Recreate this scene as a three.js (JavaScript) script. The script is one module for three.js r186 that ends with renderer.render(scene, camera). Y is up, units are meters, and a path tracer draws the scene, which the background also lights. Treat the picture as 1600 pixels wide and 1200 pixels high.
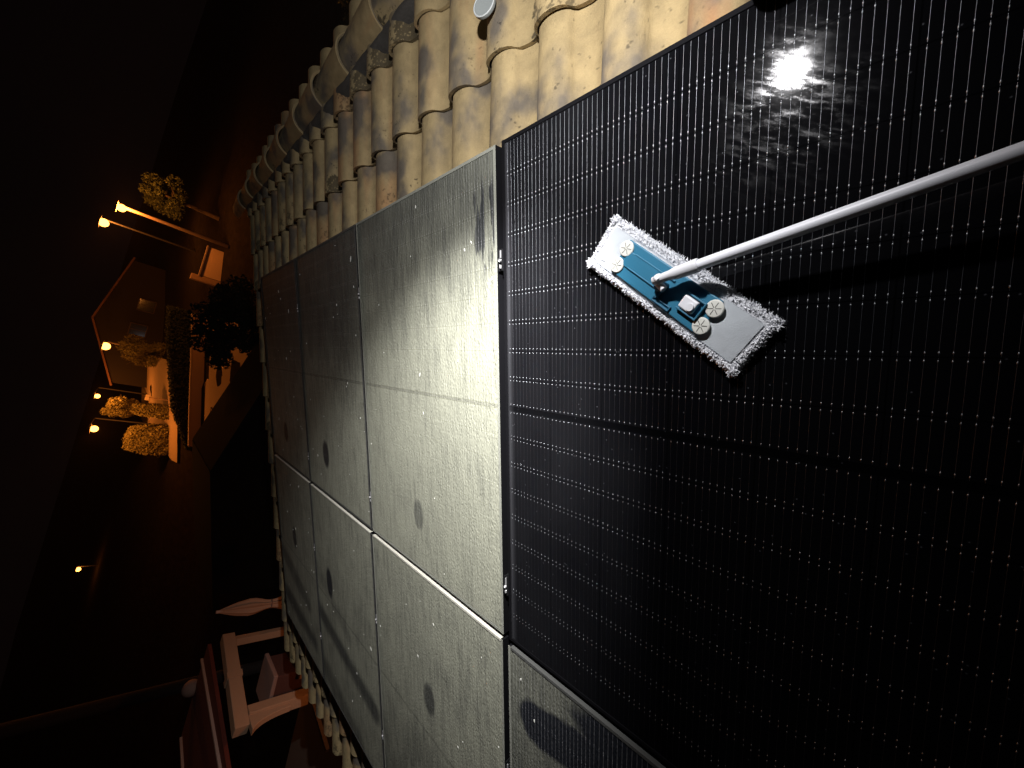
import * as THREE from 'three';
import { mergeGeometries } from 'three/addons/utils/BufferGeometryUtils.js';
import { RoundedBoxGeometry } from 'three/addons/geometries/RoundedBoxGeometry.js';

const scene = new THREE.Scene();
const V = (x, y, z) => new THREE.Vector3(x, y, z);

// ---------- the roof's own axes: X along the ridge (away), Y down the slope, Z out of the roof ----------
const PITCH = THREE.MathUtils.degToRad(17.1), SP = Math.sin(PITCH), CP = Math.cos(PITCH), ROOF_Y = 6.2;
const AX = V(0, 0, -1), AY = V(-CP, -SP, 0), AZ = V(-SP, CP, 0);
const RF = (x, y, z) => V(0, ROOF_Y, 0).addScaledVector(AX, x).addScaledVector(AY, y).addScaledVector(AZ, z);
const RD = (x, y, z) => V(0, 0, 0).addScaledVector(AX, x).addScaledVector(AY, y).addScaledVector(AZ, z);
const QR = new THREE.Quaternion().setFromRotationMatrix(new THREE.Matrix4().makeBasis(AX, AY, AZ));

// ---------- camera ----------
const camera = new THREE.PerspectiveCamera(89.13, 4 / 3, 0.02, 900);
camera.position.copy(RF(-0.9863, 0.6317, 0.8899));
camera.quaternion.setFromRotationMatrix(new THREE.Matrix4().makeBasis(
  RD(-0.68811, 0.01355, -0.72548), RD(0.07128, -0.99373, -0.08617), RD(-0.72210, -0.11101, 0.68283)));
scene.add(camera);
scene.fog = new THREE.FogExp2(0xd8c8b8, 0.0002);

// ---------- night sky, faint moon, torch ----------
{
  const w = 64, h = 32, d = new Float32Array(w * h * 4);
  for (let y = 0; y < h; y++) for (let x = 0; x < w; x++) {
    const e = (y + 0.5) / h - 0.5, t = Math.exp(-Math.abs(e) * 9), k = (y * w + x) * 4;
    d[k] = 0.0005 + 0.0012 * t; d[k + 1] = 0.0005 + 0.0005 * t; d[k + 2] = 0.0007 + 0.0002 * t; d[k + 3] = 1;
  }
  const sky = new THREE.DataTexture(d, w, h, THREE.RGBAFormat, THREE.FloatType);
  sky.mapping = THREE.EquirectangularReflectionMapping; sky.magFilter = THREE.LinearFilter; sky.needsUpdate = true;
  scene.background = sky; scene.environment = sky;
}
const moon = new THREE.DirectionalLight(0xfff0dd, 0.004);
moon.position.set(20, 60, 30); moon.castShadow = true;
moon.shadow.camera.left = moon.shadow.camera.bottom = -40; moon.shadow.camera.right = moon.shadow.camera.top = 40; moon.shadow.camera.far = 200;
scene.add(moon, moon.target);

const TORCH = RF(-0.624, -0.221, 0.712), TORCH_AIM = RF(0.4, 1.32, 0);
const TORCH_DIR = TORCH_AIM.clone().sub(TORCH).normalize();
for (const [cd, angle, aim] of [[40, 0.54, TORCH_AIM], [7.2, 1.4, RF(0.12, 0.16, 0)]]) {
  const s = new THREE.SpotLight(0xfbf9fb, cd, 0, angle, 1, 2);
  s.position.copy(TORCH); s.target.position.copy(aim); s.shadow.radius = 1.1; s.castShadow = true;
  s.shadow.mapSize.set(2048, 2048); s.shadow.camera.near = 0.02;
  scene.add(s, s.target);
}

const renderer = new THREE.WebGLRenderer({ antialias: true });
renderer.setSize(1024, 768);
renderer.toneMapping = THREE.LinearToneMapping;
renderer.toneMappingExposure = 1;
renderer.shadowMap.enabled = true;

// ---------- helpers ----------
let seed = 7;
const rnd = () => { seed = (seed + 0x6D2B79F5) | 0; let t = Math.imul(seed ^ (seed >>> 15), 1 | seed); t = (t + Math.imul(t ^ (t >>> 7), 61 | t)) ^ t; return ((t ^ (t >>> 14)) >>> 0) / 4294967296; };
const rr = (a, b) => a + (b - a) * rnd();
const sst = (a, b, x) => { const t = Math.min(1, Math.max(0, (x - a) / (b - a))); return t * t * (3 - 2 * t); };
const mix = (a, b, t) => a + (b - a) * t;
const hash = (x, y, s) => { let h = Math.imul(x | 0, 374761393) + Math.imul(y | 0, 668265263) + Math.imul(s | 0, 1442695041); h = Math.imul(h ^ (h >>> 13), 1274126177); return ((h ^ (h >>> 16)) >>> 0) / 4294967296; };
function vn(x, y, s) {
  const i = Math.floor(x), j = Math.floor(y), u = x - i, v = y - j, a = u * u * (3 - 2 * u), b = v * v * (3 - 2 * v);
  return mix(mix(hash(i, j, s), hash(i + 1, j, s), a), mix(hash(i, j + 1, s), hash(i + 1, j + 1, s), a), b);
}
const fbm = (x, y, s, n = 4) => { let r = 0, a = 0.5, t = 0; for (let k = 0; k < n; k++) { r += a * vn(x, y, s + k * 17); t += a; a *= 0.5; x *= 2.03; y *= 2.03; } return r / t; };
const names = {};
const numbered = (n) => { const k = names[n] = (names[n] ?? -1) + 1; return k ? n + '_' + String(k).padStart(3, '0') : n; };
function tag(o, label, category, group, kind) { o.userData.label = label; o.userData.category = category; if (group) o.userData.group = group; if (kind) o.userData.kind = kind; return o; }
const shade = (m) => { m.castShadow = m.receiveShadow = true; return m; };
function top(name, geo, mat, kind) { const m = shade(new THREE.Mesh(geo, mat)); m.name = numbered(name); if (kind) m.userData.kind = kind; scene.add(m); return m; }
function group(name, pos, quat) { const g = new THREE.Group(); g.name = numbered(name); g.position.copy(pos); if (quat) g.quaternion.copy(quat); scene.add(g); return g; }
function part(name, geo, mat, parent, pos) { const m = shade(new THREE.Mesh(geo, mat)); m.name = name; if (pos) m.position.set(...pos); parent.add(m); return m; }
const plain = (g) => { g = g.index ? g.toNonIndexed() : g; for (const k of Object.keys(g.attributes)) if (!['position', 'normal', 'uv'].includes(k)) g.deleteAttribute(k); return g; };
const merge = (l) => mergeGeometries(l.map(plain));
const box = (w, h, d, x = 0, y = 0, z = 0) => new THREE.BoxGeometry(w, h, d).translate(x, y, z);
const rbox = (w, h, d, r, x = 0, y = 0, z = 0, s = 2) => new RoundedBoxGeometry(w, h, d, s, r).translate(x, y, z);
function bar(a, b, w, h = w, up = V(0, 1, 0), r = 0) {               // a box from a to b
  const z = b.clone().sub(a), L = z.length(); z.normalize();
  const x = up.clone().cross(z).normalize(), y = z.clone().cross(x);
  const g = r ? new RoundedBoxGeometry(w, h, L, 2, r) : new THREE.BoxGeometry(w, h, L);
  return g.applyMatrix4(new THREE.Matrix4().makeBasis(x, y, z).setPosition(a.clone().add(b).multiplyScalar(0.5)));
}
function rod(a, b, r0, r1 = r0, n = 16) {
  const d = b.clone().sub(a), L = d.length();
  return new THREE.CylinderGeometry(r1, r0, L, n).applyQuaternion(new THREE.Quaternion().setFromUnitVectors(V(0, 1, 0), d.normalize())).translate((a.x + b.x) / 2, (a.y + b.y) / 2, (a.z + b.z) / 2);
}
function tex(w, h, f, srgb) {                                        // f(x, y in pixels) -> [r, g, b] 0..1; linear values unless srgb
  const d = new Uint8Array(w * h * 4);
  for (let y = 0; y < h; y++) for (let x = 0; x < w; x++) {
    const c = f(x, y), k = (y * w + x) * 4;
    for (let i = 0; i < 3; i++) { let v = Math.min(1, Math.max(0, c[i])); if (srgb) v = v <= 0.0031308 ? v * 12.92 : 1.055 * Math.pow(v, 1 / 2.4) - 0.055; d[k + i] = v * 255 + 0.5; }
    d[k + 3] = 255;
  }
  const t = new THREE.DataTexture(d, w, h); t.magFilter = THREE.LinearFilter; t.minFilter = THREE.LinearMipmapLinearFilter; t.generateMipmaps = true;
  t.wrapS = t.wrapT = THREE.RepeatWrapping; if (srgb) t.colorSpace = THREE.SRGBColorSpace; t.needsUpdate = true; return t;
}
const lin = (r, g, b) => new THREE.Color().setRGB(r, g, b);
const std = (c, rough = 0.8, o = {}) => new THREE.MeshStandardMaterial({ color: lin(...c), roughness: rough, ...o });
function grid(nu, nv, f, uvf) {                                      // a sheet over u, v in 0..1
  const p = [], uv = [], ix = [];
  for (let j = 0; j <= nv; j++) for (let i = 0; i <= nu; i++) { p.push(...f(i / nu, j / nv)); uv.push(...(uvf ? uvf(i / nu, j / nv) : [i / nu, j / nv])); }
  for (let j = 0; j < nv; j++) for (let i = 0; i < nu; i++) { const a = j * (nu + 1) + i, b = a + 1, c = a + nu + 1, d = c + 1; ix.push(a, b, d, a, d, c); }
  const g = new THREE.BufferGeometry(); g.setAttribute('position', new THREE.Float32BufferAttribute(p, 3)); g.setAttribute('uv', new THREE.Float32BufferAttribute(uv, 2)); g.setIndex(ix); g.computeVertexNormals(); return g;
}
const noiseTex = tex(256, 256, (x, y) => { const n = 0.6 * fbm(x / 256 * 24, y / 256 * 24, 3, 5) + 0.4 * hash(x, y, 9); return [n, n, n]; });
const noiseMap = (rep) => { const t = noiseTex.clone(); t.repeat.set(rep, rep); t.needsUpdate = true; return t; };
const grainy = (c, rough, rep, bump) => std(c, rough, { bumpMap: noiseMap(rep), bumpScale: bump });

// ---------- ground ----------
const G = (x, z) => {
  const d = -z;
  let y = 3.05 * sst(11, 21, d) + 0.08 * Math.max(0, Math.min(d, 60) - 21) + 0.06 * Math.max(0, d - 60);
  y += 1.05 * sst(30.7, 31.5, d) * sst(0.5, -2.5, x);
  y += 0.2 * Math.min(10, Math.max(-8, x + 2.25)) * sst(16, 26, d) + 0.06 * (fbm(x * 0.7, z * 0.7, 5, 3) - 0.5) * sst(12, 20, d);
  return y;
};
{
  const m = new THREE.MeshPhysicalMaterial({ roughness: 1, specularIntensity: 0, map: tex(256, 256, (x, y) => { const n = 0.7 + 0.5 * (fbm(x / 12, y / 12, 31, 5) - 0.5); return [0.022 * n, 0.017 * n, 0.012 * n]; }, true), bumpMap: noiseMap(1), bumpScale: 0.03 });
  m.color.set(0xffffff);
  const g = grid(120, 150, (u, v) => { const x = mix(-160, 160, u), z = mix(60, -320, v); return [x, G(x, z), z]; }, (u, v) => [u * 60, v * 70]);
  top('ground', g, m, 'structure');
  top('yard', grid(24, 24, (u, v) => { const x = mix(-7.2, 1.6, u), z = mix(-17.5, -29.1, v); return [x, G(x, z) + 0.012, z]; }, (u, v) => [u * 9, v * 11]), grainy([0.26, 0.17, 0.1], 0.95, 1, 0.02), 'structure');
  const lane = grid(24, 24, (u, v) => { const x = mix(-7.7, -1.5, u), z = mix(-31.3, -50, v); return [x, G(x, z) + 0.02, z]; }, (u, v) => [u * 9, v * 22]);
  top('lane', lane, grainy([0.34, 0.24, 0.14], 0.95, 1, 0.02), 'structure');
  const yard = std([0.1, 0.1, 0.095], 0.9, { bumpMap: noiseMap(6), bumpScale: 0.01 });
  const pave = grid(2, 2, (u, v) => [mix(-14, 12, u), 0.02, mix(-10, 8, 1 - v)].map((q, i) => i === 2 ? mix(8, -10, v) : q), (u, v) => [u * 8, v * 6]);
  top('courtyard', pave, yard, 'structure');
}

// ---------- the house with its roof ----------
const house = group('house', V(-0.3, 0, -0.6));
tag(house, 'house under the torch, its pitched roof laid with cream and orange clay tiles', 'house');
const HO = house.position;
const wallMat = grainy([0.45, 0.4, 0.33], 0.9, 12, 0.006);
{
  const w = [];
  w.push(box(0.3, 4.5, 5.4, -3.75 - HO.x, 2.25, -1.2 - HO.z), box(0.3, 4.5, 5.4, 5.5 - HO.x, 2.25, -1.2 - HO.z));
  const s = new THREE.Shape([[-3.6, 0], [5.35, 0], [5.35, 4.5], [0.9, 6.05], [-3.6, 4.8]].map((q) => new THREE.Vector2(...q)));
  for (const z of [-3.95, 1.2]) w.push(new THREE.ExtrudeGeometry(s, { depth: 0.3, bevelEnabled: false }).translate(-HO.x, 0, z - HO.z));
  part('wall', merge(w), wallMat, house);
}
const deckMat = grainy([0.22, 0.13, 0.08], 0.95, 6, 0.004);
const roof = part('roof', merge([box(5.85, 5.15, 0.1, 1.2, 1.65, -0.205), box(5.85, 0.02, 0.13, 1.2, 4.235, -0.195)]), deckMat, house);
roof.position.copy(RF(0, 0, 0).sub(HO)); roof.quaternion.copy(QR);
{ // the far slope, behind the ridge
  const far = part('rear_slope', box(5.2, 0.1, 5.85), deckMat, house);
  const c = RF(1.2, -0.95, -0.22); far.position.set(c.x + 2.6 * CP - HO.x, c.y - 2.6 * SP - HO.y, c.z - HO.z); far.rotation.z = -PITCH;
}
// clay tile textures: cream to orange bodies, grey firing clouds, black lichen
const TILE_MATS = [];
for (let k = 0; k < 10; k++) {
  const W = 128, H = 256, orange = [0.1, 0.4, 0.2, 0.55, 0.12, 0.3, 0.02, 0.45, 0.2, 0.08][k], lich = [0.15, 0.5, 0.9, 0.2, 0.7, 0.3, 1, 0.4, 0.1, 0.6][k];
  const cl = [...Array(2 + (k % 2))].map(() => [rr(0.1, 0.9), rr(0.0, 0.95), rr(0.22, 0.6), rr(0.14, 0.34), rr(0.35, 0.95)]);
  const map = tex(W, H, (x, y) => {
    const u = x / W, v = y / H;
    const o = sst(0.25, 0.85, orange * 0.75 + 0.75 * (fbm(u * 5, v * 1.3, 40 + k, 3) - 0.35));
    let c = [mix(0.36, 0.36, o), mix(0.27, 0.19, o), mix(0.13, 0.08, o)];
    let grey = 0; for (const [cx, cy, rx, ry, a] of cl) { const q = ((u - cx) / rx) ** 2 + ((v - cy) / ry) ** 2; grey = Math.max(grey, a * Math.exp(-q * 1.1 - 2.6 * (fbm(u * 3.5, v * 4, 61 + k, 4) - 0.42))); }
    grey = 0.86 * sst(0.12, 0.75, grey); c = [mix(c[0], 0.1, grey), mix(c[1], 0.088, grey), mix(c[2], 0.076, grey)];
    const n = 0.9 + 0.42 * (fbm(u * 9, v * 14, 70 + k, 5) - 0.5) + 0.25 * (fbm(u * 4, v * 1.6, 75 + k, 3) - 0.5) + 0.12 * (hash(x, y, k) - 0.5);
    const l = sst(0.6, 0.74, fbm(u * 26, v * 40, 80 + k, 3) * 0.75 + 0.52 * lich * sst(0.35, 0.7, fbm(u * 3, v * 3, 90 + k, 3)) * sst(0.2, 0.9, v)) * (0.35 + 0.6 * lich);
    return c.map((q) => q * n * (1 - 0.82 * l));
  }, true);
  TILE_MATS.push(new THREE.MeshStandardMaterial({ map, roughness: 0.86, bumpMap: noiseMap(1.5), bumpScale: 0.0016, side: THREE.DoubleSide }));
}
const PROF = [];                                                    // S section across X: flat pan, then barrel
for (let i = 0; i <= 5; i++) PROF.push([mix(-0.17, -0.078, i / 5), [0.012, 0.001, -0.003, -0.003, 0.001, 0.008][i]]);
for (let i = 1; i < 14; i++) { const a = Math.PI * i / 14, u = -0.071 * Math.cos(a); PROF.push([u, 0.004 + 0.054 * Math.pow(Math.sin(a), 0.85)]); }
PROF.push([0.072, 0.003], [0.076, -0.006]);
function tileGeo(jit) {
  const L = 0.465, n = PROF.length - 1, th = 0.014, zAt = (v) => -0.132 + 0.02 * (1 - (L * (1 - v)) / 0.4) + jit * 0.0;
  const wob = (u, v) => 0.0016 * (vn(u * 4 + jit * 9, v * 5, 3) - 0.5);
  const P = (i, v, dz) => { const q = PROF[Math.round(i * n)]; const tp = 1 - 0.06 * (1 - v) * (q[0] > -0.09 ? 1 : 0); return [q[0] * tp, -L * (1 - v), zAt(v) + q[1] * tp + dz + wob(i, v)]; };
  const upper = grid(n, 6, (u, v) => P(u, v, 0));
  const lower = grid(n, 1, (u, v) => P(u, v, -th));
  const lip = grid(n, 1, (u, v) => { const p = P(u, 1, -th * v); return p; }, (u, v) => [u, 0.97 + 0.03 * v]);
  const fl = grid(1, 6, (u, v) => P(1, v, -th * u), (u, v) => [0.98, v]);
  return merge([upper, lower, lip, fl]);
}
const TILES = [0, 1, 2].map((k) => tileGeo(k + 1));
{
  let prev = -1;
  const put = (j, k) => {
    let m = Math.floor(rnd() * 10); if (m === prev) m = (m + 3) % 10; prev = m;
    const t = part('roof_tile', TILES[(j * 7 + k * 3 + 60) % 3], TILE_MATS[m], roof, [0.083 + 0.234 * j + rr(-0.004, 0.004), -0.71 + 0.385 * k + rr(-0.008, 0.008), rr(-0.002, 0.003)]);
    t.rotation.z = rr(-0.012, 0.012); t.rotation.x = rr(-0.006, 0.006);
  };
  for (let j = -6; j <= 17; j++) for (let k = 0; k <= 13; k++) {
    const x = 0.083 + 0.234 * j;
    if (k <= 2 || (k >= 11 && x > -0.4) || (x > 3.2)) put(j, k);
  }
  // ridge: half-round tiles on a bed of mortar
  const ridgeGeo = (() => {
    const L = 0.47, A = 1.05, R = (v) => mix(0.127, 0.112, v), f = (u, v, d) => { const a = mix(-A, A, u), r = R(v) - d; return [L * v, r * Math.sin(a), r * Math.cos(a)]; };
    return merge([grid(16, 4, (u, v) => f(u, v, 0)), grid(16, 1, (u, v) => f(u, v, 0.015)), grid(16, 1, (u, v) => f(u, 0, 0.015 * v)), grid(1, 4, (u, v) => f(1, v, 0.015 * u)), grid(1, 4, (u, v) => f(0, v, 0.015 * u))]);
  })();
  for (let i = -5; i < 11; i++) {
    const t = part('ridge_tile', ridgeGeo, TILE_MATS[(i * 3 + 23) % 10], roof, [0.045 + 0.415 * i, -0.933 + rr(-0.006, 0.006), -0.126 + rr(-0.003, 0.003)]);
    t.rotation.y = 0.024; t.rotation.z = rr(-0.015, 0.015);
  }
  const mortar = grid(260, 8, (u, v) => {
    const x = mix(-1.6, 4.15, u), b = Math.sin(v * Math.PI), n = fbm(x * 9, v * 3, 21, 4) - 0.5;
    return [x, mix(-0.885, -0.765, v) + 0.035 * n, -0.15 + 0.088 * Math.pow(b, 0.6) + 0.03 * n];
  }, (u, v) => [u * 30, v]);
  part('ridge_mortar', mortar, grainy([0.06, 0.054, 0.046], 0.95, 1, 0.004), roof);
}

// ---------- solar panels ----------
const PW = 1.134, PL = 1.722, PX = (i) => (i < 0 ? -1.146 : 0.019 + 1.15 * i), PY = (r) => 1.742 * r;
const ROWY = [0.012]; for (let k = 1; k <= 9; k++) ROWY.push(0.012 + 0.0935 * k);          // half cells, first half; the second is its mirror
const CELLX = (c) => 0.0155 + 0.184 * c, WIREX = (c, k) => CELLX(c) + 0.0077 + 0.01512 * k;
const frameGeo = (() => {
  const l = 0.0115, h = 0.031, z = -h / 2 - 0.001;
  return merge([rbox(l, PL, h, 0.0008, l / 2, PL / 2, z), rbox(l, PL, h, 0.0008, PW - l / 2, PL / 2, z), rbox(PW - 2 * l, l, h, 0.0008, PW / 2, PL - l / 2, z - 0.0002)]);
})();
const lipGeo = (() => {
  const l = 0.0112, z = -0.0004;
  return merge([rbox(l, PL, 0.0014, 0.0005, 0.00575, PL / 2, z), rbox(l, PL, 0.0014, 0.0005, PW - 0.00575, PL / 2, z), rbox(PW - 0.023, l, 0.0014, 0.0005, PW / 2, PL - 0.00575, z - 0.0001)]);
})();
const railGeo = rbox(PW - 0.023, 0.0115, 0.032, 0.0012, PW / 2, 0.00575, -0.0162);
const sheetGeo = new THREE.PlaneGeometry(PW - 0.02, PL - 0.02).translate(PW / 2, PL / 2, -0.0024);
const sheetUV = (g) => { const p = g.attributes.position, uv = g.attributes.uv; for (let i = 0; i < p.count; i++) uv.setXY(i, p.getX(i) / PW, p.getY(i) / PL); return g; };
sheetUV(sheetGeo);
const backGeo = box(PW - 0.03, PL - 0.03, 0.004, PW / 2, PL / 2, -0.006);
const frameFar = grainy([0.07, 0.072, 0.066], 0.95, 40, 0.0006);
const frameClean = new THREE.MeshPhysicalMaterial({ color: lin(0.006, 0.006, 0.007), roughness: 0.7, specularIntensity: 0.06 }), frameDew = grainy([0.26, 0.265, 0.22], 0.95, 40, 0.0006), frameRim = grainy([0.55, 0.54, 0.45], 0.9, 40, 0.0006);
const backMat = std([0.02, 0.02, 0.022], 0.7);
const wireAt = (x) => { const c = Math.floor((x - 0.0155) / 0.184), q = x - CELLX(c) - 0.0077, k = Math.round(q / 0.01512); return c < 0 || c > 5 || k < 0 || k > 11 ? 9 : Math.abs(q - k * 0.01512); };
const rowAt = (y) => { const q = y > PL / 2 ? PL - y : y, k = Math.round((q - 0.012) / 0.0935); return k < 1 || k > 9 ? 9 : Math.abs(q - 0.012 - k * 0.0935); };
const nearSeg = (x, y, ax, ay, bx, by) => { const dx = bx - ax, dy = by - ay, t = Math.min(1, Math.max(0, ((x - ax) * dx + (y - ay) * dy) / (dx * dx + dy * dy))); return Math.hypot(x - ax - dx * t, y - ay - dy * t); };

// dew and dust on the glass: amount(x, y) in 0..1 for each panel, in metres from its ridge-side corner
const spotsOf = (l, x, y) => { let s = 0; for (const [cx, cy, rx, ry, a] of l) { const q = ((x - cx) / rx) ** 2 + ((y - cy) / ry) ** 2; s = Math.max(s, a * (1 - sst(0.5, 1.5, q))); } return s; };
const bandOf = (l, x, y, n) => { let s = 0; for (const [ax, ay, bx, by, r, a] of l) s = Math.max(s, a * (1 - sst(0.2, 1, nearSeg(x, y, ax, ay, bx, by) / r + 0.5 * (n - 0.5)))); return s; };
const DEW = {
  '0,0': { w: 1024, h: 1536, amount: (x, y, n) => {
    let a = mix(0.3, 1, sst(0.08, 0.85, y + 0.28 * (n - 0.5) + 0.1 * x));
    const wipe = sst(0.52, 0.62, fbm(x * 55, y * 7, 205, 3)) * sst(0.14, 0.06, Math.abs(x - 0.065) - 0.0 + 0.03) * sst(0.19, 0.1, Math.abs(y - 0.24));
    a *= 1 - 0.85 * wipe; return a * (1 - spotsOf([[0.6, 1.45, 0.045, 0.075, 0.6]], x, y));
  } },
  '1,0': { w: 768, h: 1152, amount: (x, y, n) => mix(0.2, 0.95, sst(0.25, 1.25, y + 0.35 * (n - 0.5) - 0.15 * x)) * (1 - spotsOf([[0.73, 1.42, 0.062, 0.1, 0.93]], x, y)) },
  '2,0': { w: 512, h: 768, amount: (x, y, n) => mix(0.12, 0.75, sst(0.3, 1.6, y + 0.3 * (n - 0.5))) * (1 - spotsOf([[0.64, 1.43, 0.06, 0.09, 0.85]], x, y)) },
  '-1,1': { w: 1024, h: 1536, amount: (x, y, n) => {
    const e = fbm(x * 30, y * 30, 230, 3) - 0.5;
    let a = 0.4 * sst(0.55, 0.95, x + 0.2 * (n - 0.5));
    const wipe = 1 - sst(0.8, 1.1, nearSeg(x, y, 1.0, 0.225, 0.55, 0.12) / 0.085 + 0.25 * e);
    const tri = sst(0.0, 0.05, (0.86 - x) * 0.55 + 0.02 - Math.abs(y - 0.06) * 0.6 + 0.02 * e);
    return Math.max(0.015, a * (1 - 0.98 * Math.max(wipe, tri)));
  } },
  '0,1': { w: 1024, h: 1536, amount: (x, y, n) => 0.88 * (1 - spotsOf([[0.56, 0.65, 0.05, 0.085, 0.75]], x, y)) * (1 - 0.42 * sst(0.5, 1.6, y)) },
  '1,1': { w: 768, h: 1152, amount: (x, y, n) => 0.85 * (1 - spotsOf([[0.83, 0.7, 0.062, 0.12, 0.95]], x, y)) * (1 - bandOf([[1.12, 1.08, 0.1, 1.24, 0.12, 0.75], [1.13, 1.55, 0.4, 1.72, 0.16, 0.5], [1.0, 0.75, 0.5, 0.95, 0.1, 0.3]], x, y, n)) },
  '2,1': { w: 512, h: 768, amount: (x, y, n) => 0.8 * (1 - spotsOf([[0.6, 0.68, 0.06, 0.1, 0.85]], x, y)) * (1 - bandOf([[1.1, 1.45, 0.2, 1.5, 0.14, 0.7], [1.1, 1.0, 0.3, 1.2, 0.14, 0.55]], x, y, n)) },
};
const grainMap = tex(512, 512, (x, y) => { const n = 0.5 * vn(x / 4, y / 9, 301) + 0.5 * fbm(x / 9, y / 24, 305, 3); return [n, n, n]; });
function dewMaterial(key) {
  const { w, h, amount } = DEW[key], [ci, ri] = key.split(',').map(Number), s = 400 + ci * 31 + ri * 57;
  const px = PW / w;
  const map = tex(w, h, (i, j) => {
    const x = (i + 0.5) / w * PW, y = (j + 0.5) / h * PL, n = fbm(x * 4, y * 2.2, s, 4);
    const a = amount(x, y, n), fine = hash(i, j, s) - 0.5, streak = fbm(x * 90, y * 9, s + 5, 3) - 0.5, cloud = fbm(x * 9, y * 7, s + 9, 4) - 0.5;
    const t = Math.min(1, Math.max(0, a * (1 + 0.8 * streak + 0.5 * cloud + 0.7 * fine)));
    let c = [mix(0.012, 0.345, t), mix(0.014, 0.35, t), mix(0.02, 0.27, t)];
    const thin = 1 - 0.5 * a;
    const lw = Math.max(0, 1 - wireAt(x) / Math.max(0.0012, px)), ld = lw * Math.max(0, 1 - Math.max(0, rowAt(y) - 0.004) / 0.004) * (rowAt(y) > 0.0025 ? 1 : 0);
    const rl = Math.max(0, 1 - rowAt(y) / 0.0016);
    const add = 0.3 * thin * lw + 0.6 * ld * mix(1, 0.75, a) - 0.14 * rl * t; c = c.map((q) => q + add * 0.6);
    if (Math.abs(y - PL / 2) < 0.007) c = c.map((q) => q * 0.72);
    return c;
  }, true);
  const bump = grainMap.clone(); bump.repeat.set(3.2, 4); bump.needsUpdate = true;
  return new THREE.MeshPhysicalMaterial({ map, roughness: 0.75, specularIntensity: 0.05, bumpMap: bump, bumpScale: 0.0027 });
}
const PANEL_LABEL = {
  '-1,0': 'freshly cleaned glossy black solar panel with the mop resting on it',
  '0,0': 'dewy grey solar panel brightest in the torch beam, beside the cleaned black panel',
  '1,0': 'dewy grey ridge side solar panel, second beyond the cleaned one',
  '2,0': 'darkest dewy solar panel at the far end of the ridge side row',
  '-1,1': 'solar panel with a dark wiped smear, below the cleaned panel at the bottom edge',
  '0,1': 'dewy eaves side solar panel directly below the brightest lit panel',
  '1,1': 'dewy eaves side solar panel with a long dark diagonal streak, middle of its row',
  '2,1': 'far dim dewy solar panel at the far end of the eaves side row',
};
// smears of water and wiping on the cleaned panel, as gloss
const smear = tex(1024, 1536, (i, j) => {
  const x = (i + 0.5) / 1024 * PW - 1.146, y = (j + 0.5) / 1536 * PL;
  const a = -0.55, u = x * Math.cos(a) + y * Math.sin(a), v = -x * Math.sin(a) + y * Math.cos(a);
  const wide = fbm(u * 26, v * 150, 510, 4), blot = fbm(x * 20, y * 20, 515, 4);
  const m = sst(0.36, 0.76, 0.6 * wide + 0.4 * blot + 0.35 * (fbm(u * 60, v * 240, 512, 2) - 0.5) + 0.16 * (hash(i, j, 3) - 0.5));
  const r = mix(0.06, 0.2, m * sst(0.2, 0.05, Math.hypot(x + 0.765, (y - 0.26) * 0.9) + 0.16 * (blot - 0.5)));
  return [r, r, r];
});
const film = tex(512, 768, (i, j) => {
  const x = (i + 0.5) / 512 * PW, y = (j + 0.5) / 768 * PL;
  const n = fbm(x * 6, y * 3, 530, 4), edge = 0.05 * sst(0.045, 0, PW - x) + 0.005 * sst(0.5, 1.1, x + 0.3 * (n - 0.5)), sp = hash(i, j, 77) > 0.9993 ? 0.1 : 0;
  const b = 0.003 + edge * (0.6 + 0.8 * n) + sp; return [b, b * 1.01, b * 1.08 + 0.0006];
}, true);
const cellMat = new THREE.MeshStandardMaterial({ map: film, roughness: 1, roughnessMap: smear });
const laminateMat = new THREE.MeshStandardMaterial({ color: lin(0.5, 0.5, 0.5), map: film, roughness: 1, roughnessMap: smear });
const wireMat = new THREE.MeshStandardMaterial({ color: lin(0.17, 0.175, 0.19), roughness: 0.42, metalness: 1 });
const dotMat = new THREE.MeshStandardMaterial({ color: lin(0.5, 0.51, 0.53), roughness: 0.42, metalness: 1 });

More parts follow.
